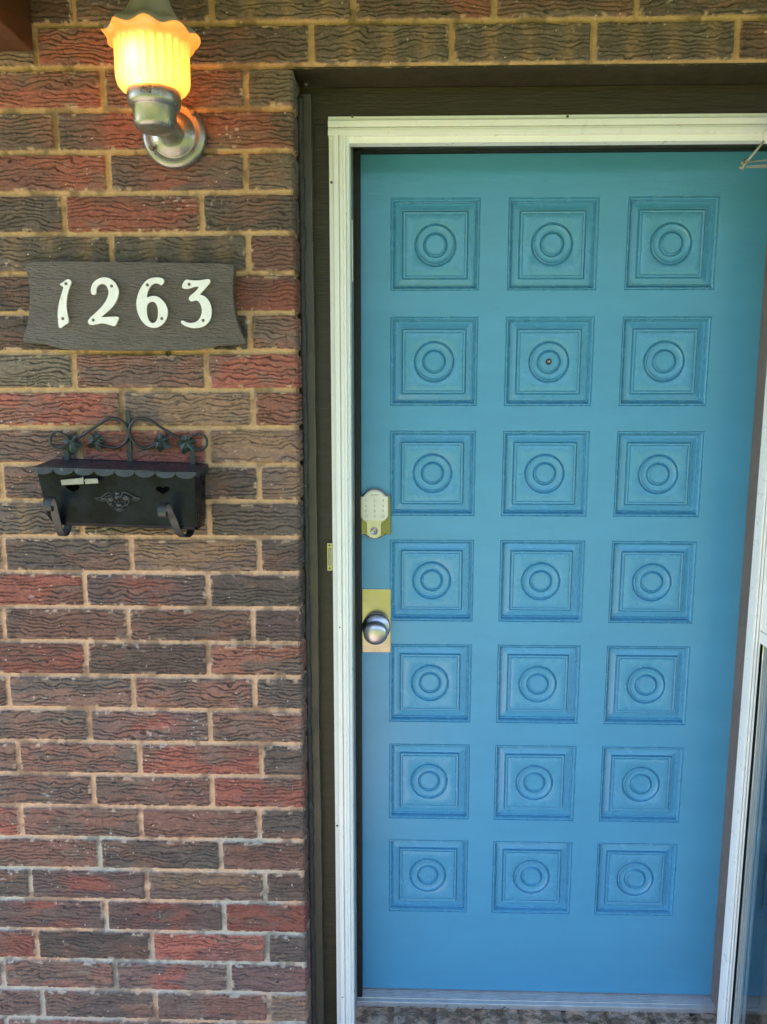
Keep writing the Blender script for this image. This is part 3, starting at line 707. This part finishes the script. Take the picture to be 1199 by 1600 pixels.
strip3(mb, tv + Vector((.004, -.004, .004)), far + Vector((0, -.004, .012)), .0012, .0022, .0015)
mb.build('closer_bracket', M['pale_tin'], sdm)
mb = MB(); mb.tube([tv + Vector((-.004, 0, -.008)), tv + Vector((.002, 0, .010))], .0032, 10)
for s in range(4): mb.ball(tv + Vector((random.uniform(-.008, .006), -.002, random.uniform(-.008, .008))), .0032, (1, .8, 1), 8)
mb.build('closer_pin', M['pale_tin'], sdm)

# ------------------------------------------------------------------ house number plank
def sgn(X, Y, y): q = at(20 + X / 3.155, 390 + Y / 3.155, y); return (q.x, q.z)
YS = -.026
out = [(48, 60), (300, 58), (560, 62), (820, 66), (1080, 70), (1092, 90), (1083, 180), (1090, 290), (1110, 370), (1135, 430), (1155, 462), (1100, 468), (1020, 470), (960, 485), (900, 494), (700, 497), (480, 497), (240, 490), (200, 478), (160, 466), (110, 459), (46, 456), (62, 410), (76, 350), (86, 270), (84, 180), (70, 110)]
pth = smooth_path([(*sgn(*p, YS), 0) for p in out], 1, True)
sign = thing('house_number_sign', 'brown grey wooden plank with white numerals 1263 above the mailbox', 'house number', (at(205, 545, 0).x, 0, at(205, 545, 0).z))
mb = MB(); mb.prism([(p[0], p[1]) for p in pth], 'y', YS, -.0045); plank = mb.build('plank', M['sign_paint'], sign, bevel=.003, seg=2)
for X, Y, r in ((575, 245, 4.2), (790, 320, 4.2), (665, 95, 3), (880, 112, 3.2), (540, 445, 3.4), (440, 440, 2.6), (1065, 230, 2.4), (350, 290, 2.2), (160, 140, 2), (690, 270, 2.5), (1010, 430, 2.4), (120, 330, 2.2)):
    q = sgn(X, Y, YS); mb = MB(); mb.ball((q[0], YS + .0004, q[1]), r * .001, (1.2, .45, 1), 10); mb.build('knot', M['sign_paint'], plank)   # paint lumps and knots
def digit(name, pts, hole, offx, screws, label):
    yb = YS - .0045
    def c(p): q = at(offx + p[0] / 9.223, 425 + p[1] / 9.223, yb); return (q.x, q.z)
    P = smooth_path([(*c(p), 0) for p in pts], 2, True); P = [(p[0], p[1]) for p in P]
    hl = []
    if hole: hl = [[(p[0], p[1]) for p in smooth_path([(*c(p), 0) for p in hole], 2, True)]]
    mb = MB(); mb.prism(P, 'y', yb, YS - .0004, hl); o = mb.build('numeral', M['number_white'], sign, bevel=.0007, seg=2)
    for sx, sz in screws: q = c((sx, sz)); screw_at(q[0], yb - .0001, q[1], .0030, o)
digit('1', [(120, 175), (165, 150), (245, 90), (300, 140), (270, 205), (240, 300), (222, 400), (220, 500), (235, 610), (262, 728), (195, 762), (130, 815), (108, 790), (100, 700), (92, 600), (105, 480), (130, 370), (165, 270), (180, 212), (150, 200)], None, 80, [(215, 170), (168, 672)], 1)
digit('2', [(585, 325), (570, 270), (580, 200), (620, 135), (690, 90), (760, 74), (840, 86), (910, 135), (957, 200), (977, 280), (965, 360), (930, 440), (870, 520), (790, 590), (722, 650), (735, 652), (850, 645), (965, 642), (980, 665), (925, 780), (890, 778), (800, 750), (720, 735), (650, 755), (570, 768), (523, 725), (550, 670), (640, 590), (730, 500), (790, 420), (825, 340), (832, 270), (800, 200), (760, 172), (710, 170), (665, 205), (648, 260), (648, 318), (620, 328)], None, 80, [(872, 202), (608, 692)], 2)
digit('6', [(435, 202), (400, 168), (340, 158), (290, 190), (250, 250), (230, 320), (228, 372), (245, 362), (300, 343), (380, 348), (450, 400), (510, 480), (532, 570), (517, 670), (460, 750), (390, 797), (310, 808), (220, 777), (150, 702), (98, 600), (76, 500), (78, 400), (108, 290), (158, 190), (230, 110), (310, 80), (400, 78), (452, 90), (488, 128)], [(305, 423), (352, 440), (382, 500), (390, 590), (382, 670), (352, 727), (305, 740), (262, 712), (233, 640), (223, 560), (228, 480), (258, 440)], 205, [(235, 187), (442, 672)], 6)
digit('3', [(724, 217), (775, 104), (850, 117), (950, 125), (1050, 110), (1130, 98), (1150, 140), (1090, 210), (1040, 270), (985, 328), (1002, 328), (1060, 345), (1122, 410), (1157, 500), (1164, 590), (1142, 690), (1072, 772), (980, 807), (880, 810), (780, 782), (720, 738), (718, 705), (750, 697), (800, 728), (880, 738), (958, 710), (1008, 640), (1023, 560), (1008, 480), (970, 415), (920, 405), (865, 432), (820, 380), (860, 335), (930, 280), (990, 205), (900, 215), (830, 242), (760, 242)], None, 205, [(838, 178), (1040, 698)], 3)

# ------------------------------------------------------------------ mailbox
mx = at(201, 760, 0).x
box = thing('mailbox', 'black tin mailbox with scalloped lid and wrought iron leaf scroll on the bricks', 'mailbox', (mx, 0, at(201, 815, 0).z))
XL, XR = -.4915, -.1885; SLP = -.028
def zt_(x): return SLP * (x - XL)
YFt, YFb = -.088, -.080                       # front face top / bottom depth
ZTt, ZBt = -.7445, -.8500
def fpt(u, v):                                # photograph point on the sloping front
    y = YFt
    for _ in range(4): q = at(u, v, y); y = YFt + (YFb - YFt) * (ZTt - q.z) / (ZTt - ZBt)
    return q
# front plate with two heart cut-outs
def heart(c, w, h):
    P = []
    for k_ in range(40):
        a = 2 * PI * k_ / 40; hx = 16 * math.sin(a) ** 3; hz = 13 * math.cos(a) - 5 * math.cos(2 * a) - 2 * math.cos(3 * a) - math.cos(4 * a)
        P.append((c[0] + hx / 16 * w, c[1] + (hz + 2) / 15 * h))
    return P
h1 = fpt(40 + 298 / 4., 630 + 533 / 4.); h2 = fpt(40 + 860 / 4., 630 + 546 / 4.)
fo = [(XL, ZTt + zt_(XL)), (XR, ZTt + zt_(XR)), (XR + .0005, ZBt + .010 + zt_(XR)), (XR - .004, ZBt + zt_(XR)), (XL + .020, ZBt + zt_(XL)), (XL + .012, ZBt + .012 + zt_(XL))]
mb = MB(); mb.prism(fo, 'y', 0, .0012, [heart((h1.x, h1.z), .0132, .0085), heart((h2.x, h2.z), .0138, .0085)])
mb.v = [(v[0], YFt + (YFb - YFt) * (ZTt - v[2]) / (ZTt - ZBt) + v[1], v[2]) for v in mb.v]
mb.build('front_plate', M['black_tin'], box)
for (xt, xb, sg) in ((XL, XL + .018, 1), (XR, XR - .003, -1)):     # ends
    z0 = zt_(xt)
    prof = [(YFt + .0013, ZTt + z0), (-.0845 + .0013, ZBt + .02 + z0), (YFb + .0013, ZBt + .002 + z0), (-.070, ZBt - .004 + z0), (-.012, ZBt - .004 + z0), (-.004, ZBt + .01 + z0), (-.004, ZTt + .012 + z0)]
    n_ = len(mb.v)
    V_ = []
    for q_ in (0, .0012 * sg):
        for (y_, z_) in prof:
            f_ = (ZTt + z0 - z_) / (ZTt - ZBt); V_.append((xt + (xb - xt) * max(0, f_) + q_, y_, z_))
    m_ = len(prof); F_ = [tuple(range(m_)), tuple(reversed(range(m_, 2 * m_)))] + [(i, (i + 1) % m_, m_ + (i + 1) % m_, m_ + i) for i in range(m_)]
    mb = MB(); mb.add(V_, F_); mb.build('end_plate', M['black_tin'], box)
mb = MB()                                    # rolled bottom and back
V_ = []; F_ = []
pr = [(YFb + .0003, ZBt + .002), (YFb + .003, ZBt - .004), (-.068, ZBt - .0065), (-.012, ZBt - .0065), (-.004, ZBt + .0), (-.0035, ZTt + .012)]
for (xa, sx) in ((XL + .0205, XL), (XR - .0045, XR)):
    for (y_, z_) in pr: V_.append((xa, y_, z_ + zt_(sx)))
for i in range(len(pr) - 1): F_.append((i, i + 1, len(pr) + i + 1, len(pr) + i))
mb.add(V_, F_); ob = mb.build('bottom_plate', M['black_tin'], box); so = ob.modifiers.new('solid', 'SOLIDIFY'); so.thickness = .001
mb = MB(); mb.box(XL + .03, XR - .03, -.060, -.0588, ZBt + .004, ZTt - .004); mb.build('inner_shade', M['cavity'], box)  # near-black sheet added behind the hearts, standing in for the shade inside
# lid with scallops
LXL, LXR = XL - .0035, XR + .006
YLf, ZLf, ZLb = -.0935, -.7405, -.7335
mb = MB()
mb.add([(LXL - .002, -.003, ZLb), (LXR + .0, -.003, ZLb + zt_(LXR)), (LXR, YLf, ZLf + zt_(LXR)), (LXL, YLf, ZLf)], [(0, 1, 2, 3)])
lid = mb.build('lid', M['lid_tin'], box); so = lid.modifiers.new('solid', 'SOLIDIFY'); so.thickness = .0014; so.offset = -1
mb = MB(); NS = 8; P = []
w = (LXR - LXL) / NS
for i in range(NS):
    for k_ in range(13):
        a = PI * k_ / 12; P.append((LXL + w * (i + .5) - math.cos(a) * w / 2, ZLf - .0035 - .0105 * math.sin(a) + zt_(LXL + w * (i + .5))))
Q = [(LXR, ZLf + zt_(LXR)), (LXL, ZLf)]
mb.prism(P + Q, 'y', YLf - .0012, YLf + .0002)
mb.v = [(v[0], v[1] - .10 * (ZLf + zt_(v[0]) - v[2]), v[2]) for v in mb.v]
mb.build('scallop_trim', M['iron'], lid, bevel=.0003, seg=1)
mb = MB(); P = []
wy = .030
for i in range(3):
    for k_ in range(9): a = PI * k_ / 8; P.append((YLf + .0005 + wy * (i + .5) - math.cos(a) * wy / 2, ZLf - .003 - .010 * math.sin(a) + zt_(LXR)))
mb.prism(P + [(YLf + .0905, ZLb + zt_(LXR)), (YLf + .0005, ZLf + zt_(LXR))], 'x', LXR - .0012, LXR)
mb.build('scallop_trim', M['iron'], lid)
# latch tabs of bare tin hanging over the left heart
mb = MB()
for pp in (((222, 480), (357, 466), (368, 504), (229, 512)), ((374, 473), (452, 470), (459, 500), (376, 504))):
    Q = [at(40 + a / 4., 630 + b / 4., -.0965) for a, b in pp]; mb.prism([(q.x, q.z) for q in Q], 'y', -.0985, -.0970)
mb.tube([at(40 + 357 / 4., 630 + 460 / 4., -.098), at(40 + 362 / 4., 630 + 480 / 4., -.099), at(40 + 376 / 4., 630 + 490 / 4., -.098)], .0012, 6)
mb.build('latch_tab', M['pale_tin'], box, bevel=.0004, seg=1)
# emblem: winged relief
mb = MB()
def ept(X, Y, lift=.002): q = fpt(140 + X / 12., 740 + Y / 12.); return Vector((q.x, q.y - lift, q.z))
for pts, r in (([(118, 455), (200, 450), (270, 415), (330, 365), (385, 340), (430, 375)], .0012), ([(960, 460), (890, 450), (810, 410), (730, 360), (650, 340), (615, 380), (600, 440)], .0013),
               ([(118, 460), (190, 500), (270, 512), (340, 495)], .0010), ([(960, 465), (900, 495), (830, 500), (780, 450)], .0010), ([(330, 470), (360, 560), (420, 600), (470, 590)], .0011),
               ([(700, 430), (760, 480), (740, 560), (680, 600), (620, 610)], .0012), ([(620, 520), (700, 520), (650, 590), (740, 560)], .0008), ([(480, 640), (540, 700), (620, 700), (660, 660)], .0011), ([(500, 620), (560, 660), (640, 630)], .0009), ([(300, 440), (380, 400), (440, 430)], .0009), ([(340, 480), (400, 450), (450, 480)], .0009), ([(640, 400), (700, 420), (760, 450)], .0009)):
    mb.tube(smooth_path([ept(*p) for p in pts], 2), r, 6)
def eblob(X, Y, r, sc): mb.ball(ept(X, Y, .0008), r, sc, 10)
eblob(530, 370, .0042, (1.3, .6, .8)); eblob(520, 440, .0042, (1.1, .8, 1.2)); eblob(570, 430, .003, (1, .9, 1)); eblob(490, 520, .0022, (1, 1, 1)); eblob(550, 520, .0022, (1, 1, 1)); eblob(400, 480, .005, (1.4, .3, 1)); eblob(690, 460, .005, (1.4, .3, 1)); eblob(560, 590, .005, (1.2, .35, .8)); eblob(570, 670, .004, (1.4, .4, .7)); eblob(400, 560, .0036, (1.1, .4, .9)); eblob(260, 470, .004, (1.8, .2, .7)); eblob(860, 460, .004, (1.8, .2, .6))
mb.build('winged_emblem', M['iron'], box)
# scrollwork
def post(u0, u1, v0, v1, name='support_bar'):
    mb = MB(); a = at(u0, v0, -.008); b = at(u1, v1, -.008); mb.box(a.x, b.x, -.0085, -.0055, b.z, a.z); mb.build(name, M['leaf_iron'], box, bevel=.0006, seg=1)
post(195.7, 207, 641, 722); post(99, 109, 700, 722); post(296.5, 305.5, 700, 726)
def wpt(X, Y, y): return at(70 + X / 8.564, 635 + Y / 8.564, y)
def wptR(X, Y, y): return at(195 + X / 8.564, 635 + Y / 8.564, y)
for fn, big, small in ((wpt, [(700, 500), (820, 535), (900, 555), (980, 552), (1060, 510), (1110, 430), (1124, 370), (1110, 290), (1060, 215), (990, 170), (900, 155), (810, 185), (720, 245), (620, 310), (540, 365), (450, 420), (370, 470)], [(400, 470), (290, 395), (220, 350), (150, 338), (90, 375), (68, 450), (90, 520), (150, 562), (240, 545), (300, 520)]),
                       (wptR, [(470, 500), (400, 520), (330, 555), (240, 565), (170, 525), (100, 450), (58, 390), (55, 310), (90, 225), (150, 170), (240, 155), (330, 175), (420, 240), (540, 315), (640, 375), (720, 420), (800, 480)], [(800, 470), (880, 410), (950, 370), (1010, 362), (1070, 390), (1105, 450), (1100, 520), (1060, 570), (1000, 588), (900, 575), (850, 540)])):
    mb = MB()
    mb.tube(smooth_path([fn(*p, -.0125) for p in big], 3), .0029, 8); mb.tube(smooth_path([fn(*p, -.0125) for p in small], 3), .0027, 8)
    mb.build('scroll', M['iron'], box)
def leaf(u, v, size, ang, flip=1):
    c = at(u, v, -.0155); N_ = 60; P = []
    lob = [0, 62, 118, 180 + 62, 360 - 62]
    for k_ in range(N_):
        a = 360 * k_ / N_; r = .60
        for l, L_, wd in ((90, 1.08, 34), (28, 1.02, 32), (152, 1.02, 32), (-32, .85, 30), (212, .85, 30), (-90, .5, 14)):
            d = (a - l + 180) % 360 - 180; r = max(r, L_ * (1 - abs(d) / wd * .42) if abs(d) < wd * 1.6 else 0)
        r *= 1 + .07 * math.sin(k_ * 2.4); P.append((r, R(a)))
    mb = MB(); V_ = [(0, 0, -.004)]
    for f_ in (.5, 1):
        for r, a in P:
            x_ = r * f_ * math.cos(a) * size; z_ = r * f_ * math.sin(a) * size
            V_.append((x_, -.004 * (1 - f_) * 1.0 + .0028 * abs(math.sin(a * 2.5)) * f_ - .0018 * math.cos(a * 5) * f_, z_))
    F_ = [(0, 1 + k_, 1 + (k_ + 1) % N_) for k_ in range(N_)] + [(1 + k_, 1 + N_ + k_, 1 + N_ + (k_ + 1) % N_, 1 + (k_ + 1) % N_) for k_ in range(N_)]
    Rm = Matrix.Rotation(R(ang), 3, 'Y'); V_ = [c + Rm @ Vector((p[0] * flip, p[1], p[2])) for p in V_]
    mb.add(V_, F_); o = mb.build('iron_leaf', M['leaf_iron'], box); so = o.modifiers.new('solid', 'SOLIDIFY'); so.thickness = .0011
leaf(112, 692, .0225, 165); leaf(151, 688, .0215, -130); leaf(251, 690, .0215, 125); leaf(292, 692, .0225, 200)
# two strap hooks below
def strap(ur, uf, vb, vt, w):
    xr = at(ur, vb - 16, -.03).x
    y1 = -.126
    xf = at(uf, vt, y1).x
    zb_ = at((ur + uf) / 2, vb, -.055).z + .001; zt2 = at(uf, vt, y1).z - .0005
    hh = zt2 - zb_
    side = [(-.020, zb_ + .030), (-.030, zb_ + .012), (-.042, zb_ + .002), (-.058, zb_), (-.072, zb_ + .006), (-.086, zb_ + .022), (-.098, zb_ + .045), (-.107, zb_ + hh * .72), (-.113, zt2 - .010), (-.121, zt2 - .001), (-.131, zt2), (-.139, zt2 - .007), (-.141, zt2 - .018), (-.136, zt2 - .026), (-.129, zt2 - .024), (-.127, zt2 - .017)]
    P = []
    for y_, z_ in side:
        f_ = min(1, max(0, (-.04 - y_) / (.085))); P.append(Vector((xr + (xf - xr) * f_, y_, z_)))
    P = smooth_path(P, 2); mb = MB(); mb.ribbon(P, (1, 0, 0), w, .0022); mb.build('strap_hook', M['iron'], box, bevel=.0004, seg=1)
strap(106, 78, 838, 776, .0155); strap(299, 256, 840, 785, .0150)

# ------------------------------------------------------------------ wall lamp
LX, LY, LZ = -.2235, -.125, -.124
lamp = thing('wall_lamp', 'lit wall lamp with fluted amber glass shade and grey metal fitting', 'lamp', (LX, 0, LZ))
mb = MB(); mb.lathe([(.0600, -.001), (.0600, .006), (.0575, .0115), (.0520, .0145), (.0460, .0150), (.0430, .0135), (.0405, .0150), (.0390, .0185), (.0300, .0215), (.0270, .0245), (.0245, .0250), (.0005, .0250)], (LX, -.005, LZ), 'y', 72); bp_ = mb.build('backplate', M['cast_alu'], lamp)
for u, v in ((238, 232), (302, 176)):
    q = at(u, v, -.02); mb = MB(); mb.tube([(q.x, -.015, q.z), (q.x, -.026, q.z)], .0042, 14); mb.build('bolt', M['screw'], bp_)
mb = MB(); ap = smooth_path([(LX, -.022, LZ), (LX, -.06, LZ - .002), (LX, LY + .02, LZ), (LX, LY + .008, LZ + .004)], 2); mb.tube(ap, [.0215 - .0025 * i / len(ap) for i in range(len(ap))], 28); mb.build('arm', M['cast_alu'], lamp)
mb = MB(); mb.lathe([(.0005, -.156), (.012, -.1555), (.018, -.154), (.0195, -.1525), (.028, -.152), (.0335, -.149), (.0362, -.143), (.0368, -.118), (.0395, -.116), (.0435, -.1125), (.0450, -.108), (.0452, -.093), (.0440, -.0895), (.0400, -.0890)], (LX, LY, 0), 'z', 64); cup = mb.build('socket_cup', M['cast_alu'], lamp)
q = at(233, 141, LY - .045); mb = MB(); mb.tube([(q.x, LY - .042, q.z), (q.x, LY - .049, q.z)], .0040, 14); mb.build('screw', M['screw'], cup)
def shade_fn(a, i, r, h):
    n = 26; fl = abs(math.sin(a * n / 2)) ** .6
    if i <= 9: r = r * (1 - .050 * (1 - fl)) if i > 1 else r
    else:
        f_ = (i - 9) / 7.0; r = r * (1 + .045 * f_ * math.sin(a * 9 + .6)); h = h + .0042 * f_ * math.sin(a * 9 + 2.0)
    return r, h
sp = [(.040, -.0905), (.047, -.090), (.055, -.0865), (.0600, -.080), (.0622, -.071), (.0625, -.060), (.0625, -.048), (.0625, -.036), (.0625, -.026), (.0628, -.020), (.0645, -.0155), (.0670, -.0140), (.0700, -.0128), (.0730, -.0112), (.0755, -.0090), (.0775, -.0062), (.0785, -.0035)]
mb = MB(); mb.lathe(sp, (LX, LY, 0), 'z', 312, shade_fn); sh_ = mb.build('glass_shade', M['shade'], lamp)
def cap_fn(a, i, r, h):
    f_ = max(0, 1 - i / 6.0); return r * (1 + .05 * f_ * math.sin(a * 9 + .6)), h + .004 * f_ * math.sin(a * 9 + 2)
cp = [(.0745, -.0030), (.0735, .0040), (.0640, .0110), (.0540, .0180), (.0455, .0270), (.0390, .0380), (.0335, .050), (.0290, .066), (.024, .088), (.0150, .113), (.0005, .118)]
mb = MB(); mb.lathe(cp, (LX, LY, 0), 'z', 108, cap_fn); mb.build('cap', M['cap_alu'], lamp)
bc = Vector((LX - .012, LY - .0415, -.044))
mb = MB(); mb.ball(bc, .0115, (1, 1, 1.3), 20); mb.tube([bc + Vector((0, 0, -.018)), bc + Vector((.010, .018, -.050))], .011, 16); mb.build('bulb', M['bulb'], lamp)
ld = bpy.data.lights.new('bulb_light', 'POINT'); ld.energy = .0046; ld.color = (1, .62, .38); ld.shadow_soft_size = .0125
l2 = bpy.data.lights.new('added_wall_glow', 'POINT'); l2.energy = .030; l2.color = (1, .36, .06); l2.shadow_soft_size = .012  # second light without a bulb, added to strengthen the glow on the wall
l2o = bpy.data.objects.new('added_wall_glow', l2); col.objects.link(l2o); l2o.parent = lamp; l2o.location = Vector((LX + .008, LY + .047, -.048)) - Vector(lamp.location)
lo = bpy.data.objects.new('bulb_light', ld); col.objects.link(lo); lo.parent = lamp; lo.location = bc - Vector(lamp.location) + Vector((0, 0, 0))
